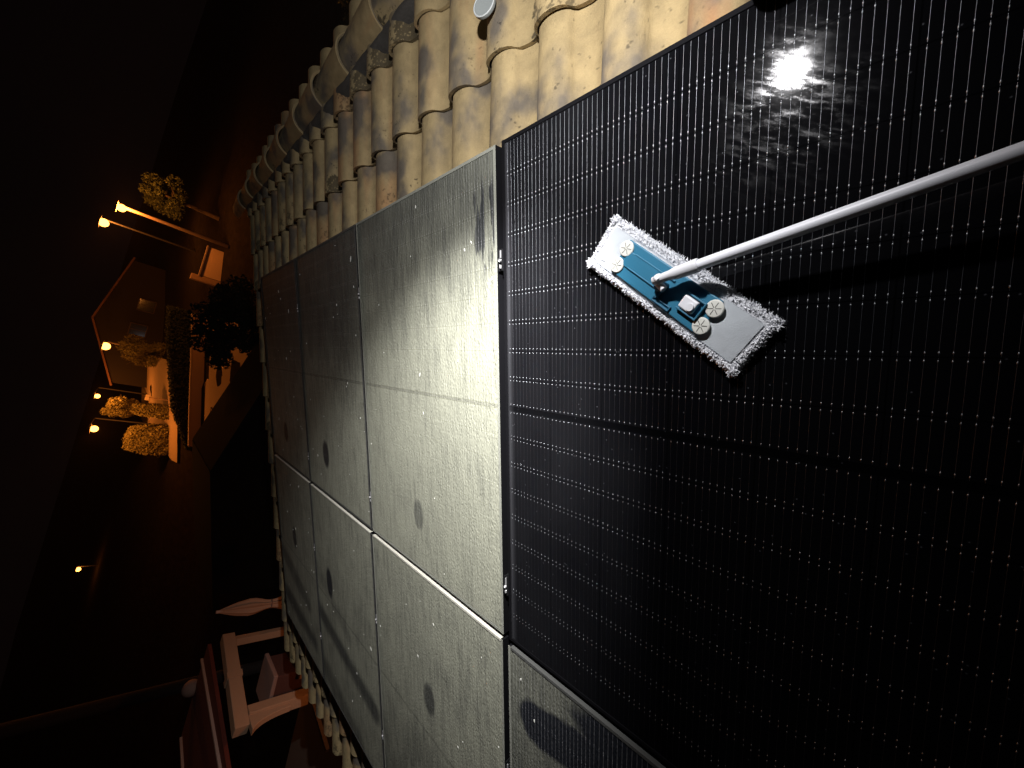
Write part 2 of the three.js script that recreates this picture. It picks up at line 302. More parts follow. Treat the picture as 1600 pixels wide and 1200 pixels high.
for (const r of [0, 1]) for (const c of [-1, 0, 1, 2]) {
  const key = c + ',' + r, lift = r ? 0.006 : 0;
  const g = group('solar_panel', RF(PX(c), PY(r), lift), QR);
  tag(g, PANEL_LABEL[key], 'solar panel', 'solar panels in two rows on the roof');
  part('frame', frameGeo, frameClean, g);
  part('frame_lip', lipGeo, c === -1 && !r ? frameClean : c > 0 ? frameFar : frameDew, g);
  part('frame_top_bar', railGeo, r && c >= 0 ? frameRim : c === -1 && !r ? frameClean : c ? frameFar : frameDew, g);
  part('backing', backGeo, backMat, g);
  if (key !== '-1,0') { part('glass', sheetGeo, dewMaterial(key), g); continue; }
  const glass = part('glass', sheetGeo, laminateMat, g);
  for (let i = 0; i < 6; i++) for (let half = 0; half < 2; half++) for (let k = 0; k < 9; k++) {
    const y0 = half ? PL - ROWY[k + 1] : ROWY[k], cg = sheetUV(box(0.1815, 0.0917, 0.0008, CELLX(i) + 0.0908, y0 + 0.04675, -0.0022));
    part('solar_cell', cg, cellMat, glass);
  }
  const p = [], q = [];
  for (let i = 0; i < 6; i++) for (let k = 0; k < 12; k++) {
    const x = WIREX(i, k);
    for (const half of [0, 1]) for (let s = 0; s < 9; s++) {
      const w = 0.00034, ya = ROWY[s] + 0.0013, yb = ROWY[s + 1] - 0.0013, y0 = half ? PL - yb : ya, y1 = half ? PL - ya : yb;
      q.push(grid(4, 3, (u, v) => { const a = Math.PI * (1 - u); return [x + w * Math.cos(a) + 0.0002 * (hash(i * 13 + k, Math.round(v * 3) + s * 3, 5) - 0.5), mix(y0, y1, v), -0.00185 + w * 0.8 * Math.sin(a)]; }));
    }
    for (const half of [0, 1]) for (let s = 1; s <= 9; s++) for (const d of [-0.0066, 0.0066]) {
      if (s === 9 && d > 0) continue;
      const y = ROWY[s] + d, yy = half ? PL - y : y;
      p.push(new THREE.SphereGeometry(1, 8, 5).scale(0.00115, 0.0024, 0.0012).translate(x, yy + 0.0006 * (rnd() - 0.5), -0.0017));
    }
  }
  part('busbar_wires', merge(q), wireMat, g).userData.kind = 'stuff';
  part('solder_points', merge(p), dotMat, g).userData.kind = 'stuff';
}

// mounting rails and clamps
const alu = std([0.55, 0.56, 0.57], 0.4, { metalness: 0.8 }), steel = std([0.8, 0.8, 0.8], 0.3, { metalness: 0.6 }), blackAlu = std([0.012, 0.012, 0.013], 0.45);
const RAILS = [[0.366, 'first rail below the ridge'], [1.52, 'second rail below the ridge'], [2.28, 'third rail below the ridge'], [3.06, 'lowest rail near the eaves']];
for (const [y, where] of RAILS) {
  const g = group('mounting_rail', RF(1.15, y, -0.053), QR);
  tag(g, 'aluminium mounting rail under the solar panels, ' + where, 'rail', 'mounting rails');
  part('rail_profile', merge([box(4.7, 0.04, 0.006, 0, 0, 0.002), box(4.7, 0.008, 0.015, 0, -0.016, 0.012), box(4.7, 0.008, 0.015, 0, 0.016, 0.012)]), alu, g);
  for (const x of [-2.2, -0.7, 0.8, 2.2]) part('roof_hook', merge([box(0.03, 0.03, 0.05, x, 0.03, -0.028), box(0.03, 0.12, 0.006, x, -0.02, -0.056)]), alu, g);
}
const SEAM = ['in the gap beside the cleaned panel', 'between the bright panel and the next', 'in the farthest gap between panels'];
for (let s = 0; s < 3; s++) RAILS.forEach(([y], k) => {
  const g = group('panel_clamp', RF(PX(s) - (s ? 0.008 : 0.0155), y, k > 1 ? 0.006 : 0), QR);
  tag(g, 'small bolted clamp ' + SEAM[s] + ', ' + ['nearest the ridge', 'just above the middle line', 'just below the middle line', 'nearest the eaves'][k], 'clamp', 'panel clamps');
  part('clamp_channel', merge([box(0.002, 0.07, 0.026, -0.0075, 0, -0.012), box(0.002, 0.07, 0.026, 0.0075, 0, -0.012), box(0.013, 0.07, 0.003, 0, 0, -0.02)]), blackAlu, g);
  part('bolt_head', merge([new THREE.CylinderGeometry(0.0055, 0.0055, 0.007, 12).rotateX(Math.PI / 2).translate(0, 0.002, 0.0), new THREE.TorusGeometry(0.0042, 0.0014, 6, 12).translate(0, 0.002, 0.0038)]), steel, g);
  part('clamp_spring', box(0.003, 0.024, 0.004, -0.001, -0.019, -0.001), steel, g);
  part('clamp_nut', rbox(0.006, 0.012, 0.007, 0.002, 0, 0.022, -0.001), steel, g);
});

// ---------- mop ----------
{
  const q = QR.clone().multiply(new THREE.Quaternion().setFromAxisAngle(V(0, 0, 1), Math.atan2(0.607, -0.795)));
  const g = group('flat_mop', RF(-0.579, 0.52, 0.0005), q);
  tag(g, 'white microfibre flat mop with a teal plate and white pole lying on the black panel', 'mop');
  const white = std([0.72, 0.73, 0.76], 0.45), cream = std([0.68, 0.68, 0.62], 0.5), fluff = std([0.84, 0.85, 0.88], 1), cloth = grainy([0.68, 0.7, 0.73], 0.95, 8, 0.0012), pocket = grainy([0.54, 0.58, 0.61], 0.75, 5, 0.0009), teal = grainy([0.022, 0.15, 0.25], 0.45, 3, 0.0002), tealDark = std([0.012, 0.09, 0.16], 0.5), slot = std([0.04, 0.04, 0.035], 0.8);
  const HX = 0.231, HY = 0.07;
  // pad: a soft cushion with a lumpy outline
  const pad = grid(160, 14, (u, v) => {
    const a = u * Math.PI * 2, c = Math.cos(a), s = Math.sin(a), e = 0.16, ex = Math.sign(c) * Math.pow(Math.abs(c), e), ey = Math.sign(s) * Math.pow(Math.abs(s), e);
    const t = v * Math.PI * 0.5 + 0.0, ring = v < 0.7 ? 1 : 1, out = Math.cos(t) * 0.0075, z = 0.002 + 0.015 * Math.sin(t);
    const n = (fbm(ex * 26 + 50, ey * 14 + v * 5 + 50, 610, 4) - 0.5) * 0.006 * (v > 0.99 ? 0.4 : 1) * ring;
    return [ex * (HX - 0.012 + out + n), ey * (HY - 0.012 + out + n), z + n * 0.8];
  });
  const lid = grid(60, 20, (u, v) => { const x = mix(-1, 1, u) * (HX - 0.011), y = mix(-1, 1, v) * (HY - 0.011), e = Math.max(Math.abs(x) / (HX - 0.011), Math.abs(y) / (HY - 0.011)); return [x, y, 0.0172 + 0.0016 * (fbm(x * 60, y * 60, 620, 3) - 0.5) - 0.003 * sst(0.94, 1, e)]; });
  part('pad', merge([pad, lid]), cloth, g);
  const fr = [];
  for (let k = 0; k < 5200; k++) {                                  // tufts round the rim
    const t = rnd() * (2 * HX + 2 * HY), sgn = rnd() < 0.5 ? -1 : 1;
    let x, y, nx, ny; if (t < 2 * HX) { x = t - HX; y = sgn * HY; nx = 0; ny = sgn; } else { y = t - 2 * HX - HY; x = sgn * HX; nx = sgn; ny = 0; }
    const inn = Math.pow(rnd(), 0.8) * 0.017, z = 0.004 + 0.016 * sst(0, 0.008, inn) * rr(0.5, 1), L = rr(0.004, 0.0085), d = V(nx * rr(0.1, 0.9) + rr(-0.7, 0.7), ny * rr(0.1, 0.9) + rr(-0.7, 0.7), rr(0.1, 0.9)).normalize();
    const lump = 0.002 * (vn(x * 70, y * 70, 640) - 0.5);
    fr.push(new THREE.CylinderGeometry(0.0004, rr(0.0011, 0.0019), L, 4, 1, true).translate(0, L / 2, 0).applyQuaternion(new THREE.Quaternion().setFromUnitVectors(V(0, 1, 0), d)).translate(x - nx * (inn + 0.003) + nx * lump, y - ny * (inn + 0.003) + ny * lump, z - 0.002));
  }
  part('fringe', merge(fr.filter((_, i) => i % 7)), fluff, g).userData.kind = 'stuff';
  part('damp_tufts', merge(fr.filter((_, i) => i % 7 === 0)), std([0.42, 0.43, 0.47], 1), g).userData.kind = 'stuff';
  const pk = (x0, x1) => grid(24, 24, (u, v) => { const x = mix(x0, x1, u), y = mix(-0.047, 0.047, v); return [x, y, 0.0195 + 0.0016 * Math.sin(Math.PI * u) * Math.sin(Math.PI * v) + 0.0012 * (fbm(x * 40, y * 40, 650, 3) - 0.5)]; }, (u, v) => [u, v]);
  for (const [x0, x1] of [[-0.205, -0.14], [0.116, 0.207]]) part('pocket', pk(x0, x1), pocket, g);
  part('care_label', rbox(0.016, 0.014, 0.0012, 0.0005, -0.19, -0.008, 0.0212), white, g).rotation.z = 0.1;
  const seamG = [];
  for (const y of [-0.0475, 0.0475]) for (let k = 0; k < 70; k++) { const x = -0.2 + k * 0.0058; seamG.push(box(0.0036, 0.0012, 0.0008, x, y + 0.0004 * rr(-1, 1), 0.0194)); }
  part('stitching', merge(seamG), std([0.35, 0.37, 0.42], 0.9), g).userData.kind = 'stuff';
  const plate = part('plate', merge([rbox(0.268, 0.084, 0.007, 0.003, -0.014, 0, 0.0235), rbox(0.11, 0.036, 0.004, 0.0018, -0.075, 0.004, 0.0282), rbox(0.1, 0.003, 0.004, 0.001, -0.06, -0.012, 0.0292), rbox(0.12, 0.003, 0.004, 0.001, -0.05, 0.022, 0.0292)]), teal, g);
  part('clip_frame', merge([rbox(0.05, 0.004, 0.007, 0.0015, 0.012, -0.037, 0.0285), rbox(0.05, 0.003, 0.005, 0.0012, 0.012, -0.029, 0.0285), rbox(0.004, 0.012, 0.007, 0.0015, -0.011, -0.032, 0.0285), rbox(0.004, 0.012, 0.007, 0.0015, 0.036, -0.032, 0.0285)]), tealDark, plate);
  part('pedal_well', merge([rbox(0.052, 0.004, 0.012, 0.0015, 0.074, -0.018, 0.031), rbox(0.052, 0.004, 0.012, 0.0015, 0.074, 0.02, 0.031), rbox(0.004, 0.036, 0.012, 0.0015, 0.098, 0.001, 0.031)]), teal, plate);
  const pedal = part('pedal', rbox(0.036, 0.029, 0.012, 0.004, 0.069, 0.001, 0.036, 4), white, g);
  part('pedal_button', new THREE.CylinderGeometry(0.0078, 0.0084, 0.005, 24).rotateX(Math.PI / 2).translate(0.077, -0.001, 0.0435), white, pedal);
  for (const [x, y, r] of [[-0.14, 0.0215, 0.0185], [-0.14, -0.021, 0.0185], [0.1155, 0.022, 0.0185], [0.1155, -0.021, 0.0185]]) {
    const pr = [[0, 0.0], [r * 0.86, 0.0], [r, -0.0012], [r, -0.004], [0, -0.004]].map((a) => new THREE.Vector2(...a));
    const k = part('grip_disc', new THREE.LatheGeometry(pr, 32).rotateX(Math.PI / 2), cream, g, [x, y, 0.0312]);
    const sl = []; for (let i = 0; i < 6; i++) sl.push(box(r * 0.62, 0.0011, 0.0006, r * 0.43, 0, 0.0003).rotateZ(i * Math.PI / 3 + 0.45 + x));
    part('disc_slots', merge(sl), slot, k);
  }
  const J = V(-0.013, 0.011, 0.052);
  part('hinge_base', merge([rbox(0.024, 0.024, 0.02, 0.004, J.x + 0.004, J.y - 0.012, 0.034), rbox(0.007, 0.014, 0.016, 0.002, J.x + 0.008, J.y - 0.03, 0.033)]), teal, g);
  part('joint', merge([rod(V(J.x - 0.014, J.y - 0.006, 0.047), V(J.x + 0.02, J.y - 0.012, 0.047), 0.0085), rbox(0.016, 0.018, 0.016, 0.004, J.x - 0.002, J.y - 0.004, 0.048, 3), new THREE.SphereGeometry(0.0125, 20, 14).scale(1, 1, 0.75).translate(J.x, J.y, J.z + 0.004)]), white, g);
  // pole, in the mop's axes
  const inv = q.clone().invert(), dir = RD(-0.479, -0.0935, 0.032).normalize().applyQuaternion(inv), at = (t) => J.clone().add(V(0, 0, 0.006)).addScaledVector(dir, t);
  const prof = [[0.0, -0.012], [0.0085, -0.012], [0.0095, 0.01], [0.0105, 0.028], [0.0135, 0.042], [0.0142, 0.082], [0.0142, 0.088], [0.0125, 0.0895]].map((a) => new THREE.Vector2(...a));
  const sock = new THREE.LatheGeometry(prof, 28).applyQuaternion(new THREE.Quaternion().setFromUnitVectors(V(0, 1, 0), dir)).translate(...at(0).toArray());
  part('socket', sock, white, g);
  part('pivot_pin', rod(at(0).add(V(-0.006, 0, 0.006)), at(0).add(V(0.006, 0, 0.009)), 0.0048), std([0.7, 0.71, 0.74], 0.3), g);
  part('pole', merge([rod(at(0.08), at(1.25), 0.0108, 0.0108, 28)]), std([0.85, 0.87, 0.92], 0.4), g);
}

// ---------- torch (just outside the picture, above the cleaned panel) ----------
{
  const q = new THREE.Quaternion().setFromUnitVectors(V(0, 1, 0), TORCH_DIR);
  const g = group('torch', TORCH.clone().addScaledVector(TORCH_DIR, -0.2), q);
  tag(g, 'black metal hand torch lighting the roof from above the cleaned panel', 'torch');
  part('barrel', new THREE.LatheGeometry([[0, 0], [0.013, 0], [0.014, 0.1], [0.017, 0.12], [0.026, 0.15], [0.027, 0.176], [0.0235, 0.176], [0.0225, 0.165], [0, 0.165]].map((a) => new THREE.Vector2(...a)), 28), blackAlu, g);
  part('lamp_lens', new THREE.CylinderGeometry(0.0215, 0.0215, 0.002, 28).translate(0, 0.172, 0), std([0.8, 0.8, 0.8], 0.3, { emissive: lin(0.95, 0.97, 1), emissiveIntensity: 8 }), g);
}

// ---------- small things by the panels ----------
{
  const g = group('plastic_lid', RF(0.1, -0.475, -0.035), QR.clone().multiply(new THREE.Quaternion().setFromEuler(new THREE.Euler(0.12, -0.3, 0.5))));
  tag(g, 'pale grey round plastic lid lying on the roof tiles at the upper edge', 'lid');
  part('lid_disc', new THREE.LatheGeometry([[0, 0.003], [0.03, 0.003], [0.036, 0.006], [0.04, 0.004], [0.041, -0.006], [0.037, -0.006], [0, -0.002]].map((a) => new THREE.Vector2(...a)), 36).rotateX(Math.PI / 2), grainy([0.24, 0.26, 0.25], 0.6, 3, 0.0006), g);
  part('lid_rim', new THREE.TorusGeometry(0.0385, 0.0028, 8, 40).translate(0, 0, 0.004), std([0.45, 0.47, 0.46], 0.5), g);
  const b = group('tool_bag', RF(-0.87, -0.05, 0.002), QR);
  tag(b, 'black rounded bag at the ridge side edge of the cleaned panel', 'bag');
  part('bag_body', new RoundedBoxGeometry(0.32, 0.2, 0.09, 5, 0.04).translate(0, -0.03, 0.045), grainy([0.006, 0.006, 0.006], 0.95, 8, 0.003), b);
  part('bag_strap', new THREE.TorusGeometry(0.07, 0.009, 8, 24, Math.PI).rotateX(Math.PI / 2).translate(0, -0.03, 0.085), std([0.008, 0.008, 0.008], 0.9), b);
  const l = [], spot = (x, y, z, a, b2) => l.push(new THREE.SphereGeometry(1, 7, 5).scale(a, b2, 0.0014).rotateZ(rr(-0.6, 0.6)).translate(x, y, z));
  for (let k = 0; k < 95; k++) { const x = rr(0.03, 3.4), r = rnd() < 0.5 ? 0 : 1, y = rr(0.04, 1.68), s = mix(0.0011, 0.0042, Math.pow(rnd(), 2.2)) * (1 + 0.35 * x); const f = ((x - 0.019) % 1.15); if (f < 0.02 || f > 1.12) continue; spot(x, y + 1.742 * r, r ? 0.0045 : -0.0015, s, s * rr(1, 3)); }
  for (const [x, y] of [[-0.075, 1.84], [-0.14, 1.955], [-0.35, 2.06], [0.16, 0.28], [0.2, 0.3], [0.05, 0.42], [0.03, 0.44], [0.3, 2.4], [0.22, 2.47]]) spot(x, y, y > 1.73 ? 0.0045 : -0.0015, 0.003, 0.007);
  spot(-0.27, -0.36, -0.09, 0.011, 0.008); spot(-0.25, -0.375, -0.09, 0.007, 0.005);
  const d = top('white_specks', merge(l), std([0.75, 0.75, 0.68], 0.8), 'stuff'); d.position.copy(RF(0, 0, 0)); d.quaternion.copy(QR);
  tag(d, 'scattered white specks of droppings and grit on the dewy panels', 'droppings', null, 'stuff');
}

// ---------- terrace with porch, left beyond the eaves ----------
const S = 1.35, EY = camera.position, P = (x, y, z) => V(EY.x + (x - EY.x) * S, EY.y + (y - EY.y) * S, EY.z + (z - EY.z) * S);
{
  const pink = grainy([0.4, 0.25, 0.15], 0.85, 3, 0.004), red = grainy([0.12, 0.022, 0.014], 0.85, 5, 0.004), paleEdge = std([0.5, 0.36, 0.3], 0.7);
  const FL = 2.3;
  top('terrace', box(5.4, FL, 6.6, -7.9, FL / 2, -5.6), grainy([0.2, 0.15, 0.12], 0.9, 8, 0.006), 'structure');
  const g = group('porch', V(-6.2, FL, -5.6)); const o = g.position;
  tag(g, 'porch of pinkish beams and posts under a dark red canopy, beyond the eaves', 'porch');
  const L = (v) => v.clone().sub(o);
  const A = L(V(-5.17, 4.9, -6.42)), B = L(V(-5.5, 4.9, -4.78));
  part('beam', bar(A, B, 0.15, 0.17, V(0, 1, 0), 0.012), pink, g);
  for (const [x, z, w] of [[-5.19, -6.3, 0.11], [-5.46, -4.98, 0.16]]) part('post', rbox(w, 4.81 - FL, w, 0.01, x - o.x, (4.81 - FL) / 2, z - o.z), pink, g);
  part('beam_joint', bar(A.clone().lerp(B, 0.46).add(V(0.0, 0.0, 0)), A.clone().lerp(B, 0.52), 0.17, 0.19), pink, g);
  const br = new THREE.Shape(); br.moveTo(0, 0); br.lineTo(0.26, 0); br.quadraticCurveTo(0.08, -0.1, 0.06, -0.5); br.lineTo(0, -0.5); br.closePath();
  for (const s of [-1]) part('curved_brace', new THREE.ExtrudeGeometry(br, { depth: 0.07, bevelEnabled: true, bevelSize: 0.006, bevelThickness: 0.006, bevelSegments: 1 }).rotateY(-Math.PI / 2).translate(-5.42 - o.x, 4.81 - o.y, -4.9 - o.z), pink, g);
  part('lower_rail', bar(L(V(-5.44, 4.0, -4.95)), L(V(-5.62, 4.0, -4.1)), 0.04, 0.05), grainy([0.12, 0.09, 0.08], 0.8, 3, 0.002), g);
  const can = part('canopy', bar(L(V(-6.35, 4.98, -7.1)), L(V(-6.75, 4.98, -2.9)), 1.55, 0.05), red, g);
  part('canopy_batten', bar(L(V(-5.86, 5.02, -7.1)), L(V(-6.0, 5.02, -2.9)), 0.03, 0.035), paleEdge, can);
  part('canopy_edge', bar(L(V(-7.12, 5.02, -7.1)), L(V(-7.5, 5.02, -2.9)), 0.03, 0.035), paleEdge, can);
  const c = group('garden_chimney', V(-5.62, FL, -5.72)); tag(c, 'square brown masonry chimney block standing under the porch beam', 'chimney');
  part('chimney_stack', rbox(0.5, 2.05, 0.55, 0.02, 0, 1.025, 0), grainy([0.09, 0.03, 0.02], 0.9, 5, 0.006), c);
  part('chimney_cap', rbox(0.58, 0.06, 0.62, 0.015, 0, 2.08, 0), grainy([0.32, 0.2, 0.16], 0.85, 4, 0.004), c);
  part('ledge', rbox(0.26, 0.08, 0.22, 0.01, 0.32, 1.72, 0.28), pink, c);
  const u = group('closed_parasol', V(-4.62, FL, -6.2)); tag(u, 'closed pinkish parasol tied round its pole beside the porch', 'parasol');
  part('pole', rod(V(0, 0, 0), V(0, 2.9, 0), 0.022), paleEdge, u);
  const fold = grid(40, 14, (a, v) => { const w = a * Math.PI * 2, y = mix(1.75, 2.86, v), env = v < 0.36 ? mix(0.17, 0.062, sst(0, 0.36, v)) : v < 0.8 ? mix(0.062, 0.12, sst(0.36, 0.62, v)) * mix(1, 0.75, sst(0.62, 0.8, v)) : mix(0.09, 0.02, (v - 0.8) / 0.2); const r = env * (0.86 + 0.24 * Math.cos(w * 6 + v * 2)); return [r * Math.cos(w), y, r * Math.sin(w)]; });
  part('folded_canopy', fold, std([0.4, 0.24, 0.15], 0.9, { side: THREE.DoubleSide }), u);
  part('tie_strap', new THREE.TorusGeometry(0.066, 0.008, 6, 24).rotateX(Math.PI / 2).translate(0, 2.15, 0), std([0.2, 0.1, 0.08], 0.8), u);
  // flood lamp under our own eaves
  const f = group('flood_lamp', V(-3.98, 3.8, -3.1)); tag(f, 'small flood lamp on the house wall under the eaves, lighting the porch', 'lamp');
  part('lamp_housing', rbox(0.06, 0.12, 0.16, 0.01, 0, 0, 0), blackAlu, f);
  part('lamp_glass', rbox(0.006, 0.1, 0.14, 0.002, -0.034, 0, 0), std([0.8, 0.5, 0.3], 0.4, { emissive: lin(1, 0.42, 0.2), emissiveIntensity: 4 }), f);
  const s = new THREE.SpotLight(lin(1, 0.33, 0.1), 3.4, 0, 0.75, 0.8, 2); s.position.set(-4.06, 3.8, -3.1); s.target.position.set(-5.3, 4.75, -5.7); s.shadow.radius = 3; s.castShadow = true; scene.add(s, s.target);
}

// ---------- the lit village beyond the gable ----------
const SODIUM = lin(1, 0.3, 0.045);
const ironMat = grainy([0.3, 0.2, 0.14], 0.6, 3, 0.001), ironBright = ironMat, ironDark = grainy([0.02, 0.015, 0.012], 0.7, 3, 0.001);
function streetLamp(x, y, z, cd, label, r = 0.14, arm = [0.5, -0.2], poleR = 0.06, dim = false) {
  const ironMat = dim ? ironDark : ironBright;
  const gy = G(x + arm[0], z + arm[1]);
  r *= 1.35;
  const g = group('street_lamp', V(x + arm[0], gy, z + arm[1])); tag(g, label, 'street lamp', 'street lamps');
  const h = y - gy + 0.18;
  part('pole', rod(V(0, 0, 0), V(0, h, 0), poleR * 1.3, poleR, 12), ironMat, g);
  part('arm', rod(V(0, h, 0), V(-arm[0], h + 0.08, -arm[1]), poleR * 0.6, poleR * 0.5, 10), ironMat, g);
  part('lamp_hood', new THREE.LatheGeometry([[0, 0.16], [0.05, 0.15], [r * 1.5, 0.03], [r * 1.5, 0.015], [0.04, 0.05], [0, 0.05]].map((a) => new THREE.Vector2(...a)), 20).translate(-arm[0], h - 0.06, -arm[1]), ironMat, g);
  part('lamp_bulb', new THREE.SphereGeometry(r, 20, 14).translate(-arm[0], h - 0.18, -arm[1]), std([0.9, 0.7, 0.4], 0.5, { emissive: lin(1, 0.36, 0.055), emissiveIntensity: 9 }), g);
  const p = new THREE.PointLight(SODIUM, cd, 0, 2); p.position.set(x, y, z); p.shadow.radius = r / 0.02; p.castShadow = true; scene.add(p);
  return g;
}
streetLamp(5.67, 9.86, -32.38, 60, 'highest glowing street lamp, nearest the far gabled house', 0.17, [0.3, -0.5], 0.05, true);
streetLamp(5.0, 8.757, -24.34, 60, 'glowing street lamp on the long pale orange pole', 0.12, [0.12, -0.25], 0.07);
streetLamp(-1.41, 8.58, -39.0, 70, 'glowing street lamp above the bright bushy tree', 0.19, [0.3, -4.2], 0.06);
streetLamp(-5.35, 8.37, -42.8, 45, 'smallest street lamp glow, just above the loose leafy tree', 0.12, [0.4, -3], 0.05, true);
streetLamp(-6.08, 7.72, -31.6, 60, 'glowing street lamp above the broad clipped hedge', 0.13, [0.2, -2.9], 0.04, true);
streetLamp(-23.5, 6.52, -54.6, 6, 'lone faint lamp low in the dark, apart from the others', 0.14, [0.2, -0.2], 0.05, true);

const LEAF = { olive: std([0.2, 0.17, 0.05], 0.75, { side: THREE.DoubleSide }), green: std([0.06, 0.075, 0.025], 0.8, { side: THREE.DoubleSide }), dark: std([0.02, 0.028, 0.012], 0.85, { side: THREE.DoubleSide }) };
const bark = grainy([0.1, 0.07, 0.05], 0.95, 2, 0.01);
function leaves(n, size, shape) {                                    // n leaf-sized quads; shape() gives a point
  const p = new Float32Array(n * 18), a = V(), b = V(), c = V();
  for (let i = 0; i < n; i++) {
    c.copy(shape()); a.set(rr(-1, 1), rr(-1, 1), rr(-1, 1)).normalize(); b.set(rr(-1, 1), rr(-1, 1), rr(-1, 1)).cross(a).normalize();
    const s = size * rr(0.6, 1.3), q = [[-1, 0], [0, -0.45], [1, 0], [-1, 0], [1, 0], [0, 0.45]];
    q.forEach(([u, v], k) => { p[i * 18 + k * 3] = c.x + (a.x * u + b.x * v) * s; p[i * 18 + k * 3 + 1] = c.y + (a.y * u + b.y * v) * s; p[i * 18 + k * 3 + 2] = c.z + (a.z * u + b.z * v) * s; });
  }
  const g = new THREE.BufferGeometry(); g.setAttribute('position', new THREE.BufferAttribute(p, 3)); g.computeVertexNormals(); return g;
}
function clumpShape(rx, ry, rz, k, cr) {
  const cs = [...Array(k)].map(() => { const v = V(rr(-1, 1), rr(-1, 1), rr(-1, 1)).normalize().multiplyScalar(Math.cbrt(rnd()) * 0.85); return [v.x * rx, v.y * ry, v.z * rz, rr(0.6, 1.2) * cr]; });
  return () => { const c = cs[Math.floor(rnd() * k)], v = V(rr(-1, 1), rr(-1, 1), rr(-1, 1)).normalize().multiplyScalar(Math.cbrt(rnd()) * c[3]); return V(c[0] + v.x, c[1] + v.y, c[2] + v.z); };
}
function tree(name, x, y, z, r, n, size, mat, label, k = 26, sq = [1, 1, 1]) {
  const gy = G(x, z), g = group(name, V(x, gy, z)); tag(g, label, 'tree');
  const H = y - gy, tr = [rod(V(0, 0, 0), V(0.05, H, 0.03), 0.05 + r * 0.07, 0.03 + r * 0.02, 10)];
  for (let i = 0; i < 7; i++) { const a = i * 2.4, h = H * rr(0.65, 0.95); tr.push(rod(V(0.02, h, 0), V(Math.cos(a) * r * 0.7, h + r * rr(0.1, 0.7), Math.sin(a) * r * 0.7), 0.02 + r * 0.025, 0.01, 6)); }
  part('trunk', merge(tr), bark, g);
  part('crown', leaves(n, size, clumpShape(r * sq[0], r * sq[1], r * sq[2], k, r * 0.33)).translate(0, H, 0), mat, g);
  return g;
}
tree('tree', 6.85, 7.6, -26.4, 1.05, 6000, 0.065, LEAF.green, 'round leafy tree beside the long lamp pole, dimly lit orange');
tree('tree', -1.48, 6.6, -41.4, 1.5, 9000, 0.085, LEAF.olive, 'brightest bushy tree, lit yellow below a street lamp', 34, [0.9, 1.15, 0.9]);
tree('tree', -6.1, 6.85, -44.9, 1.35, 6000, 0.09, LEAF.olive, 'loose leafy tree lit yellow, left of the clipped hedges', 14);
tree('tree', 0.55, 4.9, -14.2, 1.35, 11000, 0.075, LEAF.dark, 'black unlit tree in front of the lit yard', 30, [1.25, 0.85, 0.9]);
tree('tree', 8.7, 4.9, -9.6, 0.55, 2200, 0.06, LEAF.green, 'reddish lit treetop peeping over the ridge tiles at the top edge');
streetLamp(9.6, 5.9, -8.6, 5, 'street lamp outside the picture beside the reddish treetop', 0.08, [0.5, 0.1], 0.05, true);
function hedge(name, x, z, w, d, y1, n, mat, label, size = 0.07) {
  const gy = G(x, z) - 0.1, h = y1 - gy, g = group(name, V(x, gy, z)); tag(g, label, 'hedge');
  part('branches', merge([0, 1, 2].map((i) => rod(V((i - 1) * w * 0.3, 0, 0), V((i - 1) * w * 0.35, h * 0.8, 0), 0.05, 0.02, 6))), bark, g);
  part('foliage', leaves(n, size, () => { const t = rnd(), e = 0.82 + 0.18 * rnd(); let a = rr(-1, 1), b = rr(-1, 1), c = rr(0, 1); if (t < 0.4) c = e; else if (t < 0.7) b = e; else a = Math.sign(a) * e; const q = (1 - 0.3 * Math.pow(c, 3)) * (0.86 + 0.5 * (fbm(a * 2 + c * 4 + 20, b * 2 + c * 2 + x + 20, 79, 3) - 0.3)); return V(a * w / 2 * q + rr(-0.05, 0.05), c * h * (0.94 + 0.3 * (fbm(a * w * 1.6 + 9, b * 2 + 9 + x, 77, 3) - 0.5) * c) - 0.1 * a * a * c, b * d / 2 * q + rr(-0.05, 0.05)); }), mat, g);
}
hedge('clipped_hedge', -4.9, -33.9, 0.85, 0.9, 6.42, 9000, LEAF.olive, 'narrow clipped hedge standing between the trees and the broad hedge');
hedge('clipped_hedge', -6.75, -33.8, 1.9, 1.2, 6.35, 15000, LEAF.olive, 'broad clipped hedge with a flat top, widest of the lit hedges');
{ // long dark hedge behind the yard wall
  const g = group('long_hedge', V(-2.5, G(-2.5, -30.4), -30.4)); tag(g, 'long black hedge behind the yard wall', 'hedge');
  const topAt = (x) => (x < -4.1 ? mix(3.5, 4.75, (x + 6.6) / 2.5) : x < 0.2 ? mix(4.75, 5.9, (x + 4.1) / 4.3) : mix(5.9, 6.2, (x - 0.2) / 1.6)) - G(-2.5, -30.4), l = [];
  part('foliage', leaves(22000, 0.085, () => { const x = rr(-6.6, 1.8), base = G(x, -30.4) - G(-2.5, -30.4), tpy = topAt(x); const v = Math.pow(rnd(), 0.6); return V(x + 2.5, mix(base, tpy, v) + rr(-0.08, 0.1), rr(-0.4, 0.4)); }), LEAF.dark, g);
  for (let i = 0; i < 8; i++) { const x = -6 + i; l.push(rod(V(x + 2.5, G(x, -30.4) - G(-2.5, -30.4) - 0.1, 0), V(x + 2.5, topAt(x) - 0.3, 0), 0.06, 0.03, 6)); }
  part('branches', merge(l), bark, g);
}
const render = (c) => grainy(c, 0.92, 3, 0.008);
